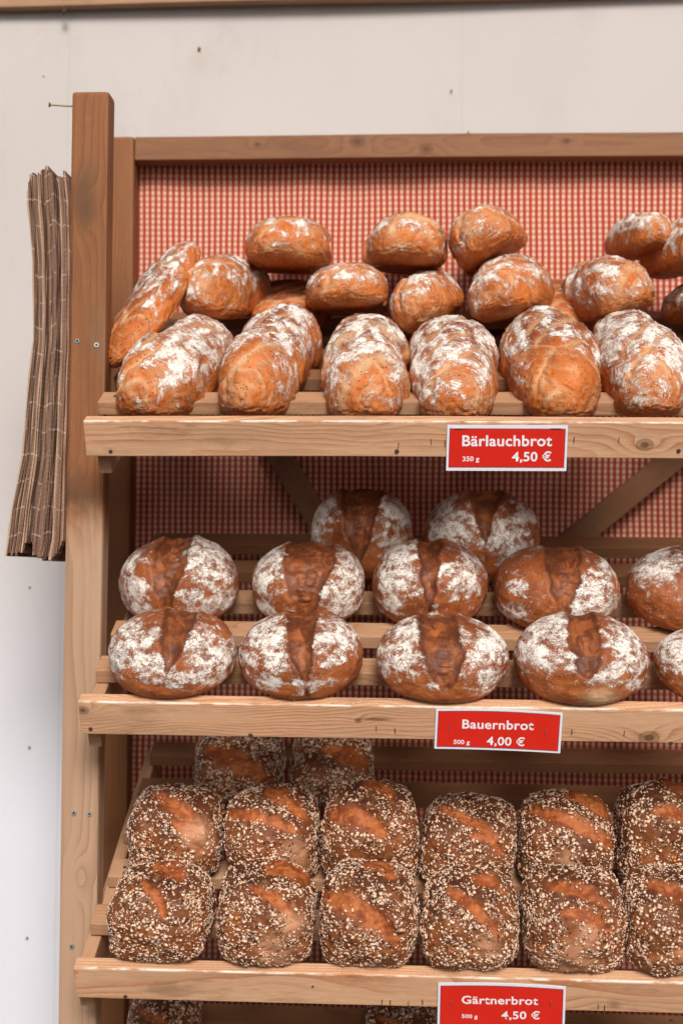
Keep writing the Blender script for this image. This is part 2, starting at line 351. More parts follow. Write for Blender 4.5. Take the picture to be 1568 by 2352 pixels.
# gingham cloth
g = NT('gingham', .85, .15); gc = g.obj(); sg = g.n('ShaderNodeSeparateXYZ'); g.put(sg.inputs[0], gc)
PT = .01055
def stripe(coord, wobble, PT):
    q = g.math('FRACT', g.math('MULTIPLY', g.math('ADD', coord, wobble), 1 / PT)); t = g.math('ABSOLUTE', g.math('SUBTRACT', q, .5)); return g.step(t, .215, .265)
wv = g.math('MULTIPLY_ADD', g.noise(gc, 5, 3), .007, -.0035); wv2 = g.math('MULTIPLY_ADD', g.noise(g.mapv(gc, (4, 0, 1)), 5, 3), .007, -.0035)
sx = stripe(sg.outputs[0], wv, .01073); sz = stripe(sg.outputs[2], wv2, .01047)
thr = g.noise(g.mapv(gc, (0, 0, 0), (900, 900, 900)), 1.0, 2, .6)
red = (.31, .018, .009); half = (.52, .22, .135); wh = (.66, .48, .35)
c = g.mix(sx, g.mix(sz, wh, half), g.mix(sz, (.37, .035, .018), red)); c = g.mix(g.math('MULTIPLY', thr, .22), c, (.35, .2, .16))
g.col(c); g.bump(thr, .3, .0005)
V = []; F = []; n1, n2 = 90, 60; fx0, fx1 = float(bpx_top - .012), XR; fz0, fz1 = -1.0, float(ztr)
for j in range(n2 + 1):
    for i in range(n1 + 1):
        x = fx0 + (fx1 - fx0) * i / n1; z = fz0 + (fz1 - fz0) * j / n2
        V.append((x, .5765 + .0026 * math.sin(x * 23 - z * 8) * math.exp(-((z - fz1) / .12) ** 2) + .0018 * math.sin(x * 11 + z * 3) + .0016 * math.sin(z * 14 + 2 * x) + .0012 * math.sin(x * 47 + z * 5), z))
for j in range(n2):
    for i in range(n1): q = j * (n1 + 1) + i; F.append((q, q + 1, q + n1 + 2, q + n1 + 1))
cloth = mesh_obj('back_cloth', V, F, g.m, rack, True); cloth['label'] = 'red and white small-checked cloth'
sl = cloth.modifiers.new('thickness', 'SOLIDIFY'); sl.thickness = .0008; sl.offset = 1

SL = R(26); dS = np.array([0, math.cos(SL), math.sin(SL)]); nS = np.array([0, -math.sin(SL), math.cos(SL)])
FRONT = [at(190, 966, 0)[2], at(178, 1612, 0)[2], at(168, 2224, 0)[2]]
FRONT.append(FRONT[2] - .372)
LX = [at(190, 1000, 0)[0], at(178, 1650, 0)[0], at(168, 2260, 0)[0]]; LX.append(LX[2] - .005)
BH = .0530
staple_m = flat('staple_steel', (.42, .42, .44), .35, .5, .9); nail_m = flat('nail_head', (.085, .05, .04), .6, .3, .3)
def shelf_pt(i, x, s, h=0.0): return np.array([x, 0, FRONT[i]]) + dS * s + nS * h
def on_board(i, px, py, lift=0.0):
    return onplane(px, py, np.array([0, 0, FRONT[i]]) - dS * lift, dS)
for i in range(4):
    sh = empty('shelf', (0, 0, 0), rack)
    x0, x1 = float(LX[i]), XR + .03; mx = (x0 + x1) / 2
    zc = -BH / 2; f0 = shelf_pt(i, x0, .011, zc); f1 = shelf_pt(i, x1, .011, zc)
    def bl(px, py): p = on_board(i, px, py); return p[0] - mx, float(np.dot(p - shelf_pt(i, 0, 0, zc), nS))
    if i == 0: q = bl(1480, 1022); K = ((q[0], -.011, q[1], .011),); MK = ()
    elif i == 1:
        q = bl(1490, 1695); q2 = bl(822, 1656); K = ((q[0], -.011, q[1], .013), (q2[0], -.011, q2[1], .005), (bl(190, 1632)[0], -.011, bl(190, 1632)[1], .008)); q3 = bl(865, 1653); MK = ((q3[0], q3[1], .022, .003, .8),)
    elif i == 2: q = bl(1410, 2310); K = (); MK = ((q[0], q[1], .016, .014, .55),)
    else: K = (); MK = ()
    fb = timber('front_board', f0, f1, BH, .022, wood_mat('light', K, (1.6, .022, BH), worn=True, marks=MK), sh, up=nS, bevel=.0016)
    for k in range(5):
        s0 = .095 + .1085 * k; s1 = s0 + .045; sc = (s0 + s1) / 2
        xs = x0 + (.002, .004, .006, .006, .008)[k] + random.uniform(-.003, .003)
        sm = wood_mat('half' if k < (1, 3, 3, 3)[i] else 'mid')  # slats further in take a darker tone, shelf shade put into the colour
        timber('slat', shelf_pt(i, xs, sc, -.0045 - .0105), shelf_pt(i, XR + .02, sc, -.0045 - .0105), .021, .045, sm, sh, up=nS)
        if k < 4:
            for dxx in (.012,):
                disc('nail_head', shelf_pt(i, xs + .022, sc, -.0040), nS, .003, .0012, nail_m, sh)
                if k: disc('nail_head', shelf_pt(i, xs + .024, sc - .013, -.0040), nS, .0028, .0012, nail_m, sh)
    bx0, bx1 = at((205, 192, 179, 172)[i], 1080, 0)[0], at((236, 222, 211, 204)[i], 1080, 0)[0]; bx = (bx0 + bx1) / 2
    timber('bearer', shelf_pt(i, bx, .0235, -.0265 - .032), shelf_pt(i, bx, .58, -.0265 - .032), .062, bx1 - bx0, wood_mat('half'), sh, up=nS)
    timber('bearer', shelf_pt(i, XR - .045, .0235, -.0265 - .027), shelf_pt(i, XR - .045, .58, -.0265 - .027), .052, .021, wood_mat('light'), sh, up=nS)
    # nails and spent staples on the board face
    nails = {0: ((254, 1037), (911, 1037), (1558, 1036)), 1: ((208, 1675), (575, 1690), (1540, 1708)), 2: ((288, 2290), (925, 2322), (1541, 2344), (718, 2267)), 3: ()}[i]
    for (px, py) in nails: disc('nail_head', on_board(i, px, py, .0004), -dS, .0033 if px != 718 else .0015, .0016, nail_m, sh)
    st = {0: ((915, 1022), (990, 1014), (1022, 1018), (1318, 1010), (1421, 1010)), 1: ((864, 1673), (907, 1679), (1313, 1682), (1433, 1685)),
          2: ((877, 2303), (896, 2304), (938, 2306), (970, 2303), (1374, 2313), (1388, 2316)), 3: ()}[i]
    for (px, py) in st:
        p = on_board(i, px, py, .0006); tl = random.uniform(-.08, .12); u = Vector(nS) * math.cos(tl) + Vector((1, 0, 0)) * math.sin(tl)
        timber('staple', Vector(p) - u * .0042, Vector(p) + u * .0042, .0011, .0009, staple_m if random.random() < .4 else nail_m, sh, up=(1, 0, 0), bevel=.0002, wob=0)
# braces on the back frame
for (q0, q1) in (((612, 1000), (764, 1248)), ((1600, 1010), (1303, 1254))):
    A = at(*q0, .512); B = at(*q1, .512); A[1] = B[1] = .542
    timber('brace', A, B, .043, .018, wood_mat('mid'), rack, up=(0, 1, 0) if False else (np.cross((B - A) / np.linalg.norm(B - A), (0, 1, 0))))
# screws in the posts
screw_m = flat('zinc_screw', (.55, .54, .50), .35, .5, .85); dk = flat('screw_recess', (.03, .03, .03), .8)
for (px, py, m_) in ((178, 783, flat('dull_screw', (.22, .24, .24), .5, .4, .6)), (222, 792, screw_m), (170, 1868, screw_m), (206, 1870, screw_m), (165, 2175, screw_m)):
    disc('screw', at(px, py, PY0 - .0006), (0, -1, 0), .0044, .0028, m_, rack, dk)
# long screw sticking out of the post's side
A = at(166, 243, PY0 + .02); B = at(113, 240, PY0 + .02); L = float(np.linalg.norm(A - B)); prof = []
N = 90
for k in range(N + 1):
    t = k / N; x = t * L
    if x < .003: r = .0042 - x * .9
    elif t < .42: r = .0013
    else: r = .0011 + .0006 * (abs(((x * 620) % 1) - .5) * 2)
    prof.append((x, max(r, .0009)))
V = [(0, 0, 0)]; F = []; S = 12
for (x, r) in prof:
    for j in range(S): V.append((x, r * math.cos(j / S * 6.2832), r * math.sin(j / S * 6.2832)))
F += [(0, 1 + (j + 1) % S, 1 + j) for j in range(S)]
for k in range(N):
    for j in range(S): q = 1 + k * S; F.append((q + j, q + (j + 1) % S, q + S + (j + 1) % S, q + S + j))
so = mesh_obj('long_screw', V, F, flat('brass_screw', (.36, .30, .18), .35, .5, .9), None, True)
d = Vector(A - B).normalized(); so.matrix_basis = Matrix.Translation(Vector(B)) @ d.to_track_quat('X', 'Z').to_matrix().to_4x4()
tag(so, 'long thin screw sticking out sideways near the top of the post', 'screw')

# ------------------------------------------------------------------ bread
def ico(n):
    bm = bmesh.new(); bmesh.ops.create_icosphere(bm, subdivisions=n, radius=1.0)
    V = np.array([q.co[:] for q in bm.verts]); F = np.array([[q.index for q in f.verts] for f in bm.faces], np.int32); bm.free(); return V, F
ICO6 = ico(7 if False else 6)
RS = np.stack([np.array([1., 0, 0]), dS, nS], 1)       # shelf frame: columns x, up-slope, normal
VA = {0: R(20), 1: R(31), 2: R(41), 3: R(48)}
def uvf(D, i):
    a = VA[i]; return D[:, 0], D[:, 1] * math.sin(a) + D[:, 2] * math.cos(a), -D[:, 1] * math.cos(a) + D[:, 2] * math.sin(a)
def blobsum(u, v, f, blobs):
    s = np.zeros_like(u)
    for (bu, bv, br) in blobs: s = np.maximum(s, np.exp(-(((u - bu) ** 2 + (v - bv) ** 2) / (br * 1.15) ** 2) ** 1.5))
    return np.where(f > -.15, s, 0)
def poly(v, rows):                              # (v, left, right) rows from the top down
    vv = [r_[0] for r_ in rows][::-1]; return np.interp(v, vv, [r_[1] for r_ in rows][::-1]), np.interp(v, vv, [r_[2] for r_ in rows][::-1])

def round_shape(seed, i, cut, flour, pale=(), flat_=.74):
    D, F = ICO6; o = seed * 5.31; u, v, f = uvf(D, i)
    P = D.copy(); z = D[:, 2]; rad = np.hypot(D[:, 0], D[:, 1]) + 1e-9
    k = np.where(z > 0, 1 - .10 * z ** 4, 1.0); P *= k[:, None]
    rr_ = np.where(z > 0, (1 - np.abs(z) ** 2.2) ** (1 / 2.15), (1 - np.abs(z) ** 2.7) ** (1 / 2.3)); P[:, 0] = D[:, 0] / rad * rr_; P[:, 1] = D[:, 1] / rad * rr_
    P[:, 2] = np.where(z < 0, -flat_ * (1 - (1 - np.abs(z)) ** 1.5), z * .97)
    P[:, 2] = np.maximum(P[:, 2], -flat_ * .93)
    P *= (1 + .030 * fbm(D * 1.3 + o, 2) + .012 * fbm(D * 5 + o, 3))[:, None]
    cut = [(a_, (l_ + r2) / 2 - (r2 - l_) * .38, (l_ + r2) / 2 + (r2 - l_) * .38) for (a_, l_, r2) in cut]; l, r_ = poly(v, cut); wob = .05 * fbm(D * 2.5 + o + 3, 2); ins = np.minimum(u - l + wob, r_ - u + wob); front = sstep(-.35, -.05, f)
    bl, br = poly(-v * 0 + .9, cut); insb = np.minimum(u - bl + wob, br - u + wob) * 1.0
    ins = np.where(f > 0, ins, np.where(v > .2, insb, -.2)); c = sstep(-.012, .03, ins)
    mid_ = sstep(.0, .16, ins); rdg = sstep(.10, .24, ins) * sstep(.0, .35, fbm(D * np.array([3, 9, 9]) + o + 4, 2) + .25)
    dsp = -.040 * c - .060 * mid_ + .030 * rdg + c * .016 * fbm(D * np.array([14, 7, 7]) + o, 3) + .024 * np.exp(-((ins + .05) / .045) ** 2) * sstep(-.9, .2, v)
    dsp += .006 * fbm(D * 22 + o, 3)
    P *= (1 + dsp)[:, None]
    fl = 1.05 * blobsum(u + .14 * fbm(D * 4 + o, 3), v + .14 * fbm(D * 4 + o + 9, 3), f, flour) + .62 * fbm(D * np.array([5.5, 5.5, 7]) + o, 4) + .10 * sstep(.1, .9, v) - .25
    fl = np.where(f < -.1, .4 + .6 * fbm(D * 3 + o, 3) + .3, fl); fl -= 1.1 * c * (1 - .25 * sstep(.3, .8, fbm(D * 12 + o, 3) + .5)); fl -= .75 * sstep(-.55, -.95, v)
    bake = -.35 * rdg * c + .25 * np.exp(-((ins - .02) / .04) ** 2) + np.clip(.22 + .42 * sstep(-.4, .95, D[:, 2]) + .25 * fbm(D * 2 + o, 2), 0, 1)
    pl = blobsum(u, v, f, pale)
    pl = np.maximum(pl, 0)
    return P, F, dict(flour=fl, bake=bake, cut=c, pale=pl)

def herb_shape(seed, i, turns, flour_amt, bare_front=.45, hand=1):
    D, F = ICO6; o = seed * 3.77; t = D[:, 1]; rad = np.sqrt(np.maximum(1 - t * t, 1e-9)); ca, sa = D[:, 0] / rad, np.clip(D[:, 2] / rad, -1, 1); phi = np.arctan2(ca, sa) / (2 * math.pi)
    prof = (1 - np.abs(t) ** 3.3) ** (1 / 2.0); ca = np.sign(ca) * np.abs(ca) ** np.where(sa < 0, .78, .95); zz = np.where(sa > 0, sa ** .95, -.66 * np.abs(sa) ** .6)
    n0 = fbm(D * np.array([1.4, 1.6, 1.4]) + o, 2)
    q = hand * turns * (np.arcsin(np.clip(t, -1, 1)) / 1.57) * 1.0 + phi + .22 * n0 + seed * .37
    fr = q - np.floor(q); amp = sstep(1.0, .82, np.abs(t)) * .6 + .4
    saw = fr ** 1.4 - sstep(.90, 1.0, fr) * 1.0 - .5 * np.exp(-((fr - .45) / .06) ** 2) * np.clip(n0 + .5, 0, 1)
    rr_ = prof * (1 + .15 * saw * amp + .04 * n0 + .012 * fbm(D * 6 + o, 3) + .05 * np.sin(t * 4 + seed))
    P = np.stack([ca * rr_, t * 1.0, zz * rr_], 1); P[:, 2] = np.maximum(P[:, 2], -.60); P[:, 0] += .05 * np.sin(t * 2.5 + seed)
    crease = np.exp(-((fr - .93) / .07) ** 2) * (.55 + .6 * fbm(D * 4 + o, 2) + .2); crease += .45 * np.exp(-((fr - .45) / .05) ** 2) * np.clip(fbm(D * 2.5 + o, 2) + .3, 0, 1)
    bare_front += .17; fl = sstep(-.05, .5, D[:, 2]) * .72 * flour_amt + 1.0 * fbm(D * np.array([3, 4.5, 3]) + o, 3) - .45 * np.exp(-((fr - .96) / .09) ** 2)
    fl -= 1.3 * sstep(-bare_front - .12, -bare_front - .35, D[:, 1] * .8 + D[:, 2] * -.35 + 0 * t)
    fl -= .6 * sstep(.1, -.3, D[:, 2])
    bake = np.clip(.14 + .80 * sstep(.1, 1, D[:, 2]) * sstep(-1, .1, t) + .35 * fbm(D * 2.2 + o, 2) + .25 * fr - .1, 0, 1)
    lines = sstep(.55, .95, np.sin(q * 2 * math.pi * 3 + 3 * n0)) * np.clip(fbm(D * 3 + o + 5, 2) + .15, 0, 1); P *= (1 - .022 * lines)[:, None]
    P *= (1 + .014 * fbm(D * 14 + o, 3) + .008 * fbm(D * 30 + o, 2))[:, None]
    sl_ = np.zeros(len(D))
    for k_ in range(3):
        y0 = -.62 + .42 * k_ + .1 * math.sin(seed + k_); dd = (D[:, 1] - y0) * .9 - hand * D[:, 0] * .45 + .05 * fbm(D * 4 + o, 2)
        sl_ = np.maximum(sl_, np.exp(-(dd / .045) ** 2) * sstep(.15, .5, D[:, 2] - D[:, 1] * .25) * sstep(.75, .45, np.abs(D[:, 0])))
    P *= (1 - .045 * sl_)[:, None]; fl = fl - .9 * sl_; crease = np.maximum(crease, .8 * sl_)
    return P, F, dict(flour=fl, bake=bake, cut=q, pale=np.clip(crease * (.35 + .65 * sstep(-.2, .4, D[:, 2])) + .5 * lines, 0, 1) * .7 + .5 * sstep(.55, .95, -D[:, 1]) * np.clip(fbm(D * 3 + o + 2, 2) + .2, 0, 1))

def tin_shape(seed, i, scores, pale=()):
    D, F = ICO6; o = seed * 4.1; u, v, f = uvf(D, i)
    e = np.array([2.9, 2.7, 2.5]); A = np.abs(D); nrm = (A[:, 0] ** 4.4 + A[:, 1] ** 2.9 + A[:, 2] ** np.where(D[:, 2] > 0, 2.3, 4.2)) ** (-1 / 3.3)
    P = D * nrm[:, None]; P[:, 2] = np.where(P[:, 2] < 0, P[:, 2] * .9, P[:, 2]); P[:, 2] = np.maximum(P[:, 2], -.84)
    P *= (1 + .075 * fbm(D * 1.5 + o, 2) + .03 * fbm(D * 4 + o, 3) + .010 * fbm(D * 14 + o, 2))[:, None]
    P[:, 0] *= 1 - .03 * sstep(.2, 1, P[:, 2])
    c = np.zeros(len(D)); dsp = np.zeros(len(D))
    for (u0, v0, u1, v1, wd) in scores:
        d_ = np.array([u1 - u0, v1 - v0]); L2 = (d_ ** 2).sum(); tt = ((u - u0) * d_[0] + (v - v0) * d_[1]) / L2; tc = np.clip(tt, 0, 1)
        bow = .10 * np.sin(tc * math.pi); dist = ((u - u0) * -d_[1] + (v - v0) * d_[0]) / math.sqrt(L2) - bow + .04 * fbm(D * 5 + o, 2)
        ends = np.exp(-(((tt - tc) * math.sqrt(L2)) / .08) ** 2); half = 1.25 * wd * (.35 + .65 * np.sin(np.clip(tc, .02, .98) * math.pi) ** .6)
        m = np.exp(-(dist / half) ** 4) * ends * sstep(-.25, 0, f); c = np.maximum(c, m)
        dsp += -.045 * m + .035 * np.exp(-((dist - half * 1.15) / .05) ** 2) * ends * (f > 0)
    P *= (1 + dsp + c * .02 * fbm(D * 11 + o, 3))[:, None]
    pl = blobsum(u, v, f, pale)
    bake = np.clip(.22 + .60 * sstep(.1, .95, D[:, 2]) + .3 * fbm(D * 2 + o, 2), 0, 1)
    return P, F, dict(flour=np.zeros(len(D)), bake=bake, cut=c, pale=pl)

def rot(yaw=0, pitch=0, roll=0):
    return np.array(Matrix.Rotation(R(yaw), 3, 'Z') @ Matrix.Rotation(R(pitch), 3, 'X') @ Matrix.Rotation(R(roll), 3, 'Y'))
def add_loaf(name, P, F, at_, mat, Rl, scale, loc, label, group):
    V = (P * scale); me = tri_mesh(name, V, F, [mat])
    for k, val in at_.items(): a_ = me.attributes.new(k, 'FLOAT', 'POINT'); a_.data.foreach_set('value', np.ascontiguousarray(val, np.float32))
    M = Matrix([list(r_) for r_ in Rl]).to_4x4(); o = link(bpy.data.objects.new(name, me), None, Matrix.Translation(Vector(loc)) @ M); LOCAL.add(o.name)
    tag(o, label, 'bread loaf', group); return o, V

LOG = []
def seat_on_shelf(P, i, s, bbox, yaw, depth, hguess=.06, free_y=False):
    """find x, width and height so the loaf, standing on shelf i at distance s up the slope, spans the measured bbox (x0, x1, ytop)"""
    Rl = RS @ rot(yaw); sx = .09; sz = hguess; x = at((bbox[0] + bbox[1]) / 2, 1300, s)[0]
    for _ in range(14):
        sy = depth if depth > 0 else -depth * sx
        Q = P * np.array([sx, sy, sz]); zmin = Q[:, 2].min(); h = -zmin - .0045
        loc = shelf_pt(i, x, s, h); q = proj(Q @ Rl.T + loc); x0, x1, y0, y1 = q[:, 0].min(), q[:, 0].max(), q[:, 1].min(), q[:, 1].max()
        sx *= (bbox[1] - bbox[0]) / (x1 - x0); x += ((bbox[0] + bbox[1]) - (x0 + x1)) / 2 * .00062
        sz = max(.03, sz + (y0 - bbox[2]) * .00062 * .55)
    LOG.append((i, bbox, 'bottom', round(float(y1)), 'half', round(sx, 3), round(sy, 3), round(sz, 3)))
    return Rl, np.array([sx, sy, sz]), loc

rye_cut_back = ((1, -.3, .3),)
GR = 'round floured farmhouse loaves on the middle shelf'
ROUNDS = [  # seed, s, (x0, x1, ytop), cut rows, flour blobs, pale, label
 (1, .080, (248, 545, 1394), ((1, -.18, .42), (.47, -.13, .38), (.1, -.06, .29), (-.25, .0, .12), (-.34, .06, .06)), ((-.5, .25, .45), (-.15, -.15, .38), (.75, -.05, .42), (.5, .35, .28), (.25, -.4, .3), (-.85, -.1, .25), (.65, -.35, .25)), (), 'heavily floured round loaf with narrow V-shaped split, first from the post in front row'),
 (2, .080, (547, 834, 1401), ((1, -.26, .3), (.35, -.2, .3), (-.12, -.02, .28), (-.5, .1, .22), (-.6, .16, .16)), ((-.45, .5, .4), (-.3, .05, .3), (.62, .5, .4), (.6, 0, .2), (-.45, -.5, .2), (.2, -.5, .24), (.05, -.78, .16), (-.8, .0, .2)), (), 'round loaf with rough dark crown, second from the post in front row'),
 (3, .080, (863, 1170, 1409), ((1, -.42, .25), (.33, -.4, .38), (-.13, -.28, .32), (-.55, -.05, .16), (-.66, .06, .06)), ((-.62, .15, .36), (.7, .35, .45), (.62, -.35, .3), (-.15, -.4, .14), (-.92, -.15, .2), (-.45, .7, .25)), (), 'round loaf with wide brown split, in front row above the Bauernbrot price sign'),
 (4, .078, (1178, 1493, 1404), ((1, -.24, .22), (.4, -.3, .32), (-.13, -.16, .2), (-.32, .0, .0)), ((-.5, .75, .38), (-.68, .15, .34), (.6, .55, .34), (.62, .05, .3), (.32, -.18, .22), (.72, -.38, .15), (-.15, .1, .2)), ((.22, -.74, .22),), 'round loaf with pale bare patch low on its front, in front row'),
 (5, .080, (1500, 1800, 1432), ((1, -.1, .4), (.0, .0, .3), (-.5, .2, .2)), ((-.55, .55, .42), (-.75, .2, .25), (.5, .3, .4)), (), 'round loaf in front row cut off by the right edge of the photo'),
 (6, .288, (272, 550, 1229), ((1, -.32, .28), (.37, -.39, .3), (-.14, -.28, .17), (-.65, -.1, .0), (-.75, -.05, -.05)), ((-.82, .4, .3), (-.6, -.15, .3), (.5, .65, .42), (.6, .2, .35), (.8, -.4, .28), (.3, -.3, .2), (-.55, -.55, .2), (.5, -.6, .2)), (), 'round loaf with dark tongue-shaped split, first from the post in second row'),
 (7, .288, (578, 838, 1244), ((1, -.45, .55), (.42, -.46, .57), (-.1, -.4, .42), (-.6, -.2, .2), (-.8, .0, .0)), ((-.7, .6, .35), (-.72, .1, .3), (-.75, -.6, .25), (.78, .4, .4), (.68, -.25, .42), (.6, -.65, .2)), (), 'round loaf with very wide double-ridged split, second from the post in second row'),
 (8, .288, (853, 1122, 1236), ((1, -.25, .22), (.3, -.2, .17), (-.2, -.12, .14), (-.5, .0, .0)), ((-.5, .65, .32), (-.55, .12, .38), (.35, .35, .2), (.62, 0, .33), (.7, .5, .3), (-.65, -.45, .22), (.0, -.55, .1)), (), 'round loaf with thin mid seam and patchy flour, third in the second row'),
 (9, .288, (1132, 1425, 1251), ((1, -.25, .42), (.2, -.22, .34), (-.4, -.06, .2), (-.6, .1, .1)), ((.55, .1, .40), (.35, -.4, .32), (.8, .5, .3), (-.65, .1, .18), (-.72, -.55, .25), (.8, -.3, .25)), (), 'round loaf with thick flour patch right of its split, fourth in the second row'),
 (10, .288, (1436, 1720, 1252), ((1, -.1, .5), (.2, .1, .4), (-.3, .2, .3)), ((-.45, .78, .34), (-.62, .45, .28), (.6, .5, .3)), (), 'round loaf in second row cut off by the right edge of the photo'),
 (11, .445, (713, 952, 1121), ((1, -.46, .5), (.2, -.42, .36), (-.4, -.2, .2), (-.6, .0, .0)), ((-.78, .5, .36), (.72, .4, .4), (.65, -.3, .3), (-.85, .0, .25)), (), 'dark-topped round loaf at the back of the middle shelf, nearer the left brace'),
 (12, .445, (972, 1240, 1123), ((1, -.28, .4), (.4, -.2, .2), (.0, -.05, .1), (-.2, .03, .03)), ((-.5, .1, .42), (.28, .0, .38), (.6, -.4, .38), (.72, .45, .3), (-.7, .6, .32)), (), 'well-floured round loaf with dark cap, right one of the back pair'),
]
for (sd_, s, bb, cut, fl, pal, lab) in ROUNDS:
    P, F, A = round_shape(sd_, 1, cut, fl, pal); yaw = 0
    Rl, sc, loc = seat_on_shelf(P, 1, s, bb, yaw, -.93)
    add_loaf('round_loaf', P, F, A, crust_mat('rye', sd_), Rl, sc, loc, lab, GR)

# --- seeded tin loaves
def seed_mat():
    s = NT('seeds', .55, .3); a_ = s.n('ShaderNodeAttribute', attribute_name='seedcol'); s.col(a_.outputs['Color']); return s.m
SEEDM = seed_mat()
OCT = np.array([(1, 0, 0), (-1, 0, 0), (0, 1, 0), (0, -1, 0), (0, 0, 1), (0, 0, -1), (.72, .72, 0), (-.72, .72, 0), (-.72, -.72, 0), (.72, -.72, 0)], float)
OCF = np.array([(0, 6, 4), (6, 2, 4), (2, 7, 4), (7, 1, 4), (1, 8, 4), (8, 3, 4), (3, 9, 4), (9, 0, 4), (6, 0, 5), (2, 6, 5), (7, 2, 5), (1, 7, 5), (8, 1, 5), (3, 8, 5), (9, 3, 5), (0, 9, 5)], np.int32)
def seeds(V, F, c, pl, seed, count, parent):
    rg = np.random.default_rng(seed * 7 + 1); T = V[F]; nrm = np.cross(T[:, 1] - T[:, 0], T[:, 2] - T[:, 0]); ar = np.linalg.norm(nrm, axis=1); nrm /= ar[:, None] + 1e-12
    zc = T[:, :, 2].mean(1); dens = ar * (1 - .95 * np.clip(c[F].mean(1) * 1.15, 0, 1)) * (1 - .75 * pl[F].mean(1)) * np.clip(.35 + 1.0 * fbm(T.mean(1) * 45 + seed, 3) + .35, .06, 1.5) * (zc > V[:, 2].min() + .004)
    dens /= dens.sum(); fi = rg.choice(len(F), count, p=dens); b = rg.dirichlet((1, 1, 1), count); P = (T[fi] * b[:, :, None]).sum(1); N = nrm[fi]
    kind = rg.choice(5, count, p=(.38, .17, .28, .08, .09))
    #          sesame              oat flake           linseed             sunflower           small pale grit
    size = np.array([(.0014, .0009, .0006), (.0036, .0026, .0008), (.0021, .0010, .0006), (.0042, .0017, .0010), (.0011, .0009, .0006)])[kind] * rg.uniform(.50, 1.12, (count, 1))
    colr = np.array([(.90, .75, .60), (.74, .49, .34), (.055, .024, .014), (.45, .28, .18), (.82, .55, .38)])[kind] * rg.uniform(.78, 1.18, (count, 1)); colr[rg.random(count) < .008] = (.75, .26, .07)
    nz_ = N + rg.normal(0, .22, (count, 3)); nz_ /= np.linalg.norm(nz_, axis=1)[:, None]; rnd = rg.normal(size=(count, 3)); ax = np.cross(nz_, rnd); ax /= np.linalg.norm(ax, axis=1)[:, None]; ay = np.cross(nz_, ax)
    W = OCT[None] * size[:, None, :]; VV = P[:, None] + N[:, None] * (size[:, None, 2:3] * .55) + W[:, :, 0:1] * ax[:, None] + W[:, :, 1:2] * ay[:, None] + W[:, :, 2:3] * nz_[:, None]
    FF = (OCF[None] + (np.arange(count) * len(OCT))[:, None, None]).reshape(-1, 3); me = tri_mesh('seed_topping', VV.reshape(-1, 3), FF, [SEEDM])
    ca_ = me.color_attributes.new('seedcol', 'FLOAT_COLOR', 'POINT'); cc = np.ones((count, len(OCT), 4), np.float32); cc[:, :, :3] = colr[:, None]; ca_.data.foreach_set('color', cc.ravel())
    o = link(bpy.data.objects.new('seed_topping', me), parent); o['kind'] = 'stuff'; return o
GT = 'seeded tin loaves on the lower shelf'
TINS = [  # seed, shelf, s, bbox, scores, pale, label
 (21, 2, .070, (245, 497, 1976), ((-.25, .55, .3, -.05, .10), (-.2, .93, .45, .7, .1)), (), 'dark seed-crusted tin loaf in front row beside the post'),
 (22, 2, .070, (497, 728, 1970), ((-.25, .45, .6, -.1, .12), (.0, .9, .75, .55, .13)), ((.25, -.75, .3), (.55, -.2, .2)), 'tin loaf with floury pale base, second from the post in front row'),
 (23, 2, .070, (733, 963, 1972), ((-.8, .3, .55, -.4, .2), (-.1, .9, .5, .7, .1)), (), 'tin loaf with broad bare orange gash, third from the post in front row'),
 (24, 2, .070, (965, 1192, 1986), ((-.4, .55, .45, -.2, .12), (.05, .85, .65, .5, .08)), ((.3, -.55, .25),), 'tin loaf in front row above the left half of the Gärtnerbrot price sign'),
 (25, 2, .070, (1190, 1440, 1986), ((-.45, .6, .5, .25, .12), (-.35, .15, .5, -.2, .13)), ((-.1, -.88, .4), (.15, -.35, .2)), 'widest tin loaf in front row, with pale mealy strip along its bottom'),
 (26, 2, .070, (1420, 1668, 1986), ((-.5, .6, .6, .2, .13), (.0, -.6, .7, -.8, .2)), ((.3, -.6, .3),), 'tin loaf in front row cut off by the right edge of the photo'),
 (27, 2, .242, (290, 518, 1801), ((-.45, .75, .5, .1, .13), (.1, .15, .6, -.35, .13)), ((.55, -.1, .25),), 'tin loaf with light mealy side, nearest the post in second row'),
 (28, 2, .242, (513, 738, 1798), ((-.8, .35, .5, .05, .12), (-.1, .9, .7, .3, .13)), ((.5, -.4, .2),), 'tin loaf with slim double gash, second from the post in second row'),
 (29, 2, .242, (735, 965, 1786), ((-.75, .25, .3, -.15, .18), (-.1, .85, .45, .65, .1)), (), 'tallest tin loaf in second row, directly behind the orange-gashed one'),
 (30, 2, .242, (963, 1187, 1820), ((-.6, .6, .5, .1, .1), (.1, .1, .6, -.2, .08)), (), 'evenly seeded low tin loaf in second row below the Bauernbrot sign'),
 (31, 2, .242, (1180, 1415, 1811), ((-.7, .5, .8, -.2, .13), (.1, .9, .85, .35, .15)), ((-.1, -.5, .2),), 'tin loaf with two long parallel bare gashes in second row'),
 (32, 2, .242, (1403, 1640, 1786), ((-.3, .3, .8, -.1, .14), (.0, .9, .7, .6, .12)), (), 'tin loaf in second row cut off by the right edge of the photo'),
 (33, 2, .45, (447, 655, 1672), ((-.6, .4, .6, -.4, .26),), (), 'shaded seeded tin loaf at the back, nearer the post of the back pair'),
 (34, 2, .45, (665, 862, 1676), ((-.2, .6, .8, .0, .2),), (), 'shaded seeded tin loaf at the back, farther from the post of the back pair'),
 (35, 3, .40, (290, 468, 2328), ((-.6, .4, .6, -.2, .12),), (), 'seeded loaf just peeking up under the lowest board near the post'),
 (36, 3, .40, (838, 1010, 2336), ((-.6, .4, .6, -.2, .12),), (), 'seeded loaf in deep shade under the lowest board beside the price sign'),
]
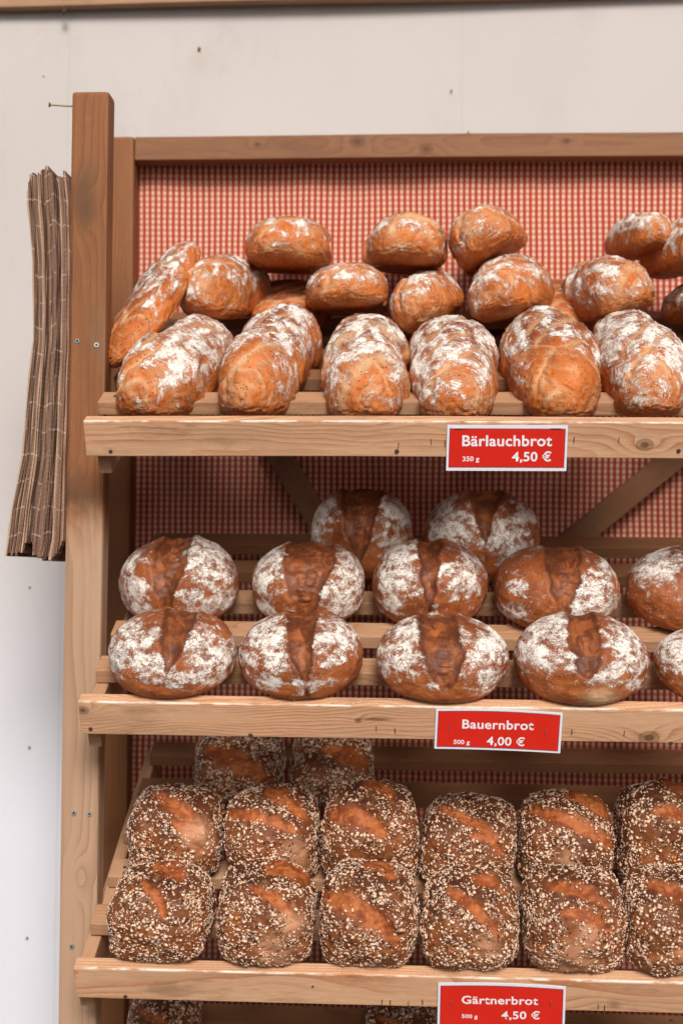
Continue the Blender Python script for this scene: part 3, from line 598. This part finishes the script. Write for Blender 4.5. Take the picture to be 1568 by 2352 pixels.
for (sd_, sh, s, bb, scores, pal, lab) in TINS:
    P, F, A = tin_shape(sd_, sh, scores, pal); yaw = random.uniform(-4, 4)
    if sh == 3: Rl, sc, loc = RS @ rot(yaw), None, None
    Rl, sc, loc = seat_on_shelf(P, sh, s, bb, yaw, .071, .05)
    o, V = add_loaf('seeded_loaf', P, F, A, crust_mat('seed', sd_), Rl, sc, loc, lab, GT if sh == 2 else 'seeded loaves on the shelf under the lowest board')
    seeds(V, F, A['cut'], A['pale'], sd_, 4800 if sh == 2 else 2300, o)

# --- long herb loaves, piled three high
GH = 'long floured herb loaves piled on the top shelf'
def place_free(P, bbox, Y, Rl, dims, fitz=True, fitx=True):
    """Y: world depth of the loaf's centre; bbox x0, x1, y0, y1"""
    sx, sy, sz = dims; X, _, Z = at((bbox[0] + bbox[1]) / 2, (bbox[2] + bbox[3]) / 2, Y)
    for _ in range(14):
        Q = (P * np.array([sx, sy, sz])) @ Rl.T; loc = np.array([X, Y, Z]); q = proj(Q + loc); x0, x1, y0, y1 = q[:, 0].min(), q[:, 0].max(), q[:, 1].min(), q[:, 1].max()
        k = (Y - CAM[1]) / FPX; X += ((bbox[0] + bbox[1]) - (x0 + x1)) / 2 * k; Z -= ((bbox[2] + bbox[3]) - (y0 + y1)) / 2 * k
        if fitx: sx = np.clip(sx + ((bbox[1] - bbox[0]) - (x1 - x0)) * k * .3, .035, .08)
        if fitz: sz = np.clip(sz + ((bbox[3] - bbox[2]) - (y1 - y0)) * k * .3, .032, .066)
    LOG.append(('free', bbox, 'got', [round(float(z)) for z in (x0, x1, y0, y1)], round(sx, 3), round(sy, 3), round(sz, 3)))
    return Rl, np.array([sx, sy, sz]), loc
HERB = [ # seed, Y, bbox, (yaw, pitch, roll) in shelf frame, half dims, turns, flour, bare front, hand, label
 (41, .180, (265, 545, 716, 972), (-15, 0, 0), (.062, .155, .056), 1.6, 1.0, .42, 1, 'stubby floured herb loaf, first from the post in the bottom row of the top shelf'),
 (42, .180, (500, 741, 684, 972), (-9, 2, 0), (.060, .165, .056), 2.4, .85, .35, 1, 'herb loaf with steep twisted folds, second from the post in bottom row'),
 (43, .180, (735, 950, 716, 972), (2, 0, 0), (.062, .158, .056), 1.8, 1.0, .45, -1, 'herb loaf with folded rounded nose, third from the post in bottom row'),
 (44, .180, (935, 1148, 722, 970), (3, 0, 0), (.062, .158, .056), 2.0, .95, .5, 1, "herb loaf in bottom row above the top sign's left end, flour down its front"),
 (45, .180, (1142, 1383, 698, 970), (5, 2, 0), (.066, .165, .056), 2.0, .65, .25, 1, 'lightly floured herb loaf in bottom row, above the right half of the Bärlauchbrot sign'),
 (46, .180, (1352, 1590, 700, 968), (4, 0, 0), (.064, .160, .056), 1.8, 1.0, .5, 1, 'herb loaf in bottom row cut off by the right edge of the photo'),
 (47, .235, (240, 462, 556, 842), (-17, 24, -35), (.046, .145, .040), 1.5, .55, .2, 1, 'slender herb loaf leaning steeply against the left post'),
 (48, 0.35, (410, 628, 582, 733), (-14, -14, 0), (.062, 0.145, .043), 1.2, .6, .5, 1, 'herb loaf in middle layer resting on the two nearest the post'),
 (49, 0.36, (700, 896, 601, 726), (2, -20, 0), (.062, 0.145, .042), 1.2, .7, .55, 1, 'plump herb loaf lying level in the middle layer'),
 (50, 0.35, (893, 1066, 616, 776), (-4, -16, -34), (.060, 0.135, .036), 1.4, .55, .5, 1, 'small herb loaf tipped sideways in the middle layer'),
 (51, 0.36, (1073, 1276, 582, 746), (-10, -16, -14), (.062, 0.145, .042), 1.4, .75, .5, 1, 'herb loaf with flour-streaked top, middle layer, right of the tipped small one'),
 (52, 0.36, (1281, 1505, 584, 748), (8, -16, -14), (.066, 0.145, .044), 1.0, .55, .55, -1, 'big smooth herb loaf in the middle layer near the right edge'),
 (53, 0.36, (1516, 1720, 640, 745), (10, -16, 0), (.060, 0.14, .040), 1.4, .8, .5, 1, 'herb loaf end in middle layer cut off by the right edge'),
 (54, 0.415, (563, 762, 494, 631), (-2, -20, 0), (.058, 0.13, .043), 1.0, .45, .6, 1, 'herb loaf on the very top of the pile, nearest the post'),
 (55, 0.415, (832, 1028, 486, 633), (4, -20, 6), (.060, 0.13, .045), 1.2, .4, .6, -1, 'herb loaf on top of the pile, left of a tilted one it touches'),
 (56, 0.415, (1028, 1212, 468, 637), (-8, -18, -36), (.060, 0.13, .042), 2.0, .4, .6, 1, 'tilted herb loaf on top of the pile with creased end'),
 (57, .435, (1388, 1545, 486, 600), (14, -20, 6), (.056, .105, .042), 2.2, 1.0, .5, 1, 'herb loaf with long flour streaks at the top right, behind a larger one'),
 (60, .395, (1468, 1660, 496, 642), (14, -20, 8), (.058, .120, .044), 2.2, .9, .5, 1, 'flour-streaked herb loaf on top of the pile, cut off by the right edge'),
 (58, .430, (570, 765, 640, 770), (4, 0, 0), (.060, .125, .045), 1.4, -.6, .5, 1, 'added herb loaf behind the bottom row, filling the dark gap under the topmost one'),  # this loaf and the next: added, flour held back, to darken the gaps
 (59, .430, (1190, 1390, 640, 775), (-5, 0, 0), (.060, .125, .045), 1.4, -.6, .5, 1, 'added herb loaf almost hidden behind the bottom row, filling the dark gap under the two right-hand ones'),
]
for (sd_, Y, bb, (yw, pt, rl), dims, turns, fa, bf, hand, lab) in HERB:
    P, F, A = herb_shape(sd_, 0, turns, fa, bf, hand); Rl = RS @ rot(yw, pt, rl)
    Rl, sc, loc = place_free(P, bb, Y, Rl, dims)
    add_loaf('herb_loaf', P, F, A, crust_mat('herb', sd_), Rl, sc, loc, lab, GH)
for l_ in LOG: print('FIT', l_)

# ------------------------------------------------------------------ flour and crumbs fallen on the boards
def litter(name, i, count, size, colr, seed, label):
    rg = np.random.default_rng(seed); k = len(OCT); x = rg.uniform(LX[i] + .01, .62, count); front = rg.random(count) < .6
    s_ = np.where(front, rg.uniform(.003, .020, count), .095 + .1085 * rg.integers(0, 3, count) + rg.uniform(.003, .042, count)); h = np.where(front, .0002, -.0040)
    P = np.stack([x, s_ * dS[1] + h * nS[1], FRONT[i] + s_ * dS[2] + h * nS[2]], 1); sz = rg.uniform(.35, 1, (count, 1)) * size * rg.uniform(.6, 1.2, (count, 3)); sz[:, 2] *= .5
    a_ = rg.uniform(0, 6.28, count); W = OCT[None] * sz[:, None, :]; ax = np.stack([np.cos(a_)] + [np.sin(a_) * dS[1], np.sin(a_) * dS[2]], 1); ay = np.cross(np.broadcast_to(nS, ax.shape), ax)
    V = P[:, None] + nS * (sz[:, None, 2:3] * .6) + W[:, :, 0:1] * ax[:, None] + W[:, :, 1:2] * ay[:, None] + W[:, :, 2:3] * nS
    me = tri_mesh(name, V.reshape(-1, 3), (OCF[None] + (np.arange(count) * k)[:, None, None]).reshape(-1, 3), [flat(name, colr, .8, .2)])
    tag(link(bpy.data.objects.new(name, me)), label, 'crumbs', kind='stuff')
litter('flour_crumbs', 1, 240, .0011, (.78, .72, .64), 3, 'pale flour crumbs scattered along the middle shelf')
litter('seed_crumbs', 2, 300, .0015, (.66, .50, .33), 4, 'loose seeds and crumbs scattered along the lower shelf')
litter('crust_crumbs', 0, 150, .0012, (.62, .42, .24), 5, 'small crust crumbs scattered along the top shelf')

# ------------------------------------------------------------------ price signs
paper_m = flat('paper_white', (.76, .77, .84), .45, .4); ink_line = flat('dark_ink', (.06, .05, .12), .5); 
rm = NT('red_print', .42, .35); rc_ = rm.obj(); rm.col(rm.mix(rm.noise(rc_, 60, 4, .6), (.72, .025, .012), (.60, .018, .010)))
red_m = rm.m; white_ink = flat('white_print', (.84, .84, .88), .45, .35)
def text_mesh(name, body, mat, parent, i, x0, x1, base0, base1, lift, bold):
    """lettering fitted between two picture points of its baseline on the board's plane"""
    cu = bpy.data.curves.new(name, 'FONT'); cu.body = body; cu.size = 1.0; cu.offset = bold; cu.resolution_u = 6; cu.space_character = 1.06
    t = bpy.data.objects.new(name, cu); C.objects.link(t); dg = bpy.context.evaluated_depsgraph_get(); me = bpy.data.meshes.new_from_object(t.evaluated_get(dg))
    bpy.data.objects.remove(t); co = np.zeros(len(me.vertices) * 3); me.vertices.foreach_get('co', co); co = co.reshape(-1, 3)
    A = on_board(i, x0, base0, lift); B = on_board(i, x1, base1, lift); ux = (B - A); Lw = np.linalg.norm(ux); ux /= Lw; uy = np.cross(-dS, ux); uy = -uy if uy[2] < 0 else uy
    k = Lw / (co[:, 0].max() - co[:, 0].min()); W = A + (co[:, 0:1] - co[:, 0].min()) * k * ux + co[:, 1:2] * k * uy * 1.0
    me.vertices.foreach_set('co', W.astype(np.float32).ravel()); me.materials.clear(); me.materials.append(mat); me.update()
    o = link(bpy.data.objects.new(name, me), parent); return o
def quad_grid(name, i, c4, lift, th, mat, parent, bend=0.0, n=16):
    V = []; F = []; c4 = [np.array(q, float) for q in c4]
    for j in range(5):
        for k in range(n + 1):
            a_ = k / n; b_ = j / 4; p = (c4[0] * (1 - a_) + c4[1] * a_) * (1 - b_) + (c4[3] * (1 - a_) + c4[2] * a_) * b_
            p = p + np.array([0, -bend * math.sin(a_ * 3.0) * (1 - b_ * .5) * 2])
            V.append(on_board(i, p[0], p[1], lift))
    for j in range(4):
        for k in range(n): q = j * (n + 1) + k; F.append((q, q + n + 1, q + n + 2, q + 1))
    o = mesh_obj(name, V, F, mat, parent); 
    if th: s_ = o.modifiers.new('thickness', 'SOLIDIFY'); s_.thickness = th; s_.offset = -1
    return o
def inset(c4, d_, e2=None):
    e2 = e2 or d_
    (a_, b_, c_, e_) = [np.array(q, float) for q in c4]; return [a_ + (d_, e2), b_ + (-d_, e2), c_ + (-d_, -e2), e_ + (d_, -e2)]
SIGNS = [
 (0, ((1027, 976), (1304, 977), (1300, 1082), (1024, 1081)), 'Bärlauchbrot', (1061, 1267, 1024, 1024), '350 g', (1062, 1100, 1059, 1059), '4,50 €', (1175, 1265, 1059, 1059), ((1056, 984, 1), (1276, 984, 1)), 'red price sign reading Bärlauchbrot, stapled to the top shelf board', .022),
 (1, ((1001, 1629), (1292, 1639), (1286, 1731), (997, 1720)), 'Bauernbrot', (1061, 1225, 1673, 1677), '500 g', (1041, 1078, 1709, 1710), '4,00 €', (1117, 1204, 1711, 1714), ((1032, 1672, 0), (1252, 1683, 0)), 'red price sign reading Bauernbrot, stapled slightly askew to the middle board', .018),
 (2, ((1006, 2259), (1299, 2268), (1296, 2369), (1004, 2362)), 'Gärtnerbrot', (1060, 1235, 2306, 2309), '500 g', (1060, 1096, 2339, 2340), '4,50 €', (1151, 1239, 2341, 2342), ((1035, 2306, 0), (1264, 2306, 0)), 'red price sign reading Gärtnerbrot, at the bottom edge of the photo', .018),
]
for (i, c4, t1, b1, t2, b2, t3, b3, stp, lab, bold) in SIGNS:
    e = empty('price_sign', on_board(i, (c4[0][0] + c4[1][0]) / 2, c4[0][1], .001)); tag(e, lab, 'price sign', 'red price signs stapled to the shelf boards')
    bend = 0 if i == 0 else 2.0
    kids = [quad_grid('paper', i, c4, .0016, .0007, paper_m, e, bend)]
    ci = inset(c4, 5.2, (7.5, 4.3, 6)[i]); kids.append(quad_grid('printed_line', i, ci, .0018, 0, ink_line, e, bend)); kids.append(quad_grid('red_field', i, inset(ci, 1.2), .00195, 0, red_m, e, bend))
    for (tt, bb_, nm) in ((t1, b1, 'lettering'), (t2, b2, 'weight_lettering'), (t3, b3, 'price_lettering')):
        kids.append(text_mesh(nm, tt, white_ink, e, i, bb_[0], bb_[1], bb_[2], bb_[3], .0022, bold))
    for (px, py, hor) in stp:
        p = Vector(on_board(i, px, py, .0027)); u = Vector((1, 0, 0)) if hor else Vector(nS); hl = .0072 if hor else .0052
        kids.append(timber('staple', p - u * hl, p + u * hl, .0010, .0009, staple_m, e, up=-Vector(dS), bevel=.0002, wob=0))

# ------------------------------------------------------------------ bundle of brown paper bags beside the post
bag_root = empty('paper_bag_bundle', at(110, 400, .12)); tag(bag_root, 'thick bundle of brown paper bags hanging edge-on beside the left post', 'paper bags')
LO = [(380, 64), (400, 62), (470, 62), (520, 68), (600, 74), (700, 76), (780, 76), (860, 66), (950, 58), (1050, 50), (1120, 36), (1170, 26), (1280, 11)]
RO = [(375, 146), (470, 156), (600, 158), (780, 156), (860, 154), (1000, 150), (1150, 146), (1240, 144), (1285, 136)]
bagm = []
for k in range(6):
    s = NT('brown_paper', .7, .2); co = s.obj(); sp_ = s.n('ShaderNodeSeparateXYZ'); s.put(sp_.inputs[0], co)
    base = [(.24, .13, .085), (.13, .068, .044), (.34, .20, .135), (.28, .16, .105), (.18, .10, .065), (.44, .29, .20)][k]
    n_ = s.noise(s.mapv(co, (k, 0, 0), (60, 4, 18)), 1.0, 4, .6); c = s.mix(n_, base, tuple(q * .62 for q in base))
    # pale printed pattern that runs out to the cut edges
    ph = s.math('ADD', s.math('MULTIPLY', sp_.outputs[2], 1 / .0385), s.math('MULTIPLY', s.noise(s.mapv(co, (0, 0, 0), (45, 0, 2)), 1.0, 2), .75))
    fr_ = s.math('ABSOLUTE', s.math('SUBTRACT', s.math('FRACT', ph), .5)); ln = s.math('SUBTRACT', 1.0, s.step(fr_, .012, .05))
    brk = s.step(s.noise(s.mapv(co, (0, 0, 0), (120, 10, 60)), 1.0, 3, .6), .42, .6)
    c = s.mix(s.math('MULTIPLY', s.math('MULTIPLY', ln, brk), .35), c, (.66, .58, .52)); s.col(c); bagm.append(s.m)
NB = 46; NZ = 150
for b in range(NB):
    t = (b + .5) / NB; rg = np.random.default_rng(500 + b)
    top = 378 + 26 * abs(math.sin(t * 5.2 + .4)) * (1 if .45 < t < .95 else .6) + rg.uniform(0, 12); 
    if t < .12: top += (1 - t / .12) * 52
    bot = 1284 - (46 * math.exp(-((t - .40) / .10) ** 2)) - 10 * (t < .3) - (50 * max(0, (t - .86) / .14) ** 1.5) + rg.uniform(-7, 5)
    yf = .112 + .003 * rg.normal() + .010 * math.sin(t * 17) + (.012 if t > .93 else 0); dep = .17
    ys = np.linspace(top, bot, NZ); tw = t + .006 * rg.normal(); tj = np.array([tw + .006 * math.sin(y / 130 + b * .8) * (1 if 0.05 < t < .95 else 0) for y in ys])
    L_ = np.interp(ys, *zip(*LO)); R_ = np.interp(ys, *zip(*RO)); px = L_ + (R_ - L_) * np.clip(tj, .005, .995)
    th = .00055 + .0003 * rg.random()
    V = []; F = []
    for j, y in enumerate(ys):
        zig = .0003 * ((j % 2) - .5) + .0012 * math.sin(y / 21 + b); yy_ = yf + zig
        p = at(px[j], y, yy_); sp2 = th * (1.0 + 1.0 * math.sin(y / 60 + b) ** 2)
        bow = .003 * math.sin(j / NZ * 3.1 + b * .3)
        V += [(p[0] - sp2, yy_, p[2]), (p[0] + sp2, yy_, p[2]), (p[0] + sp2 * .6 + bow, yf + dep, p[2] - .001), (p[0] - sp2 * .6 + bow, yf + dep, p[2] - .001)]
    for j in range(NZ - 1):
        a_ = j * 4
        for k in range(4): F.append((a_ + k, a_ + 4 + k, a_ + 4 + (k + 1) % 4, a_ + (k + 1) % 4))
    F.append((0, 1, 2, 3)); e_ = (NZ - 1) * 4; F.append((e_ + 3, e_ + 2, e_ + 1, e_))
    o = mesh_obj('paper_bag', V, F, bagm[int(rg.integers(0, 6))], bag_root)
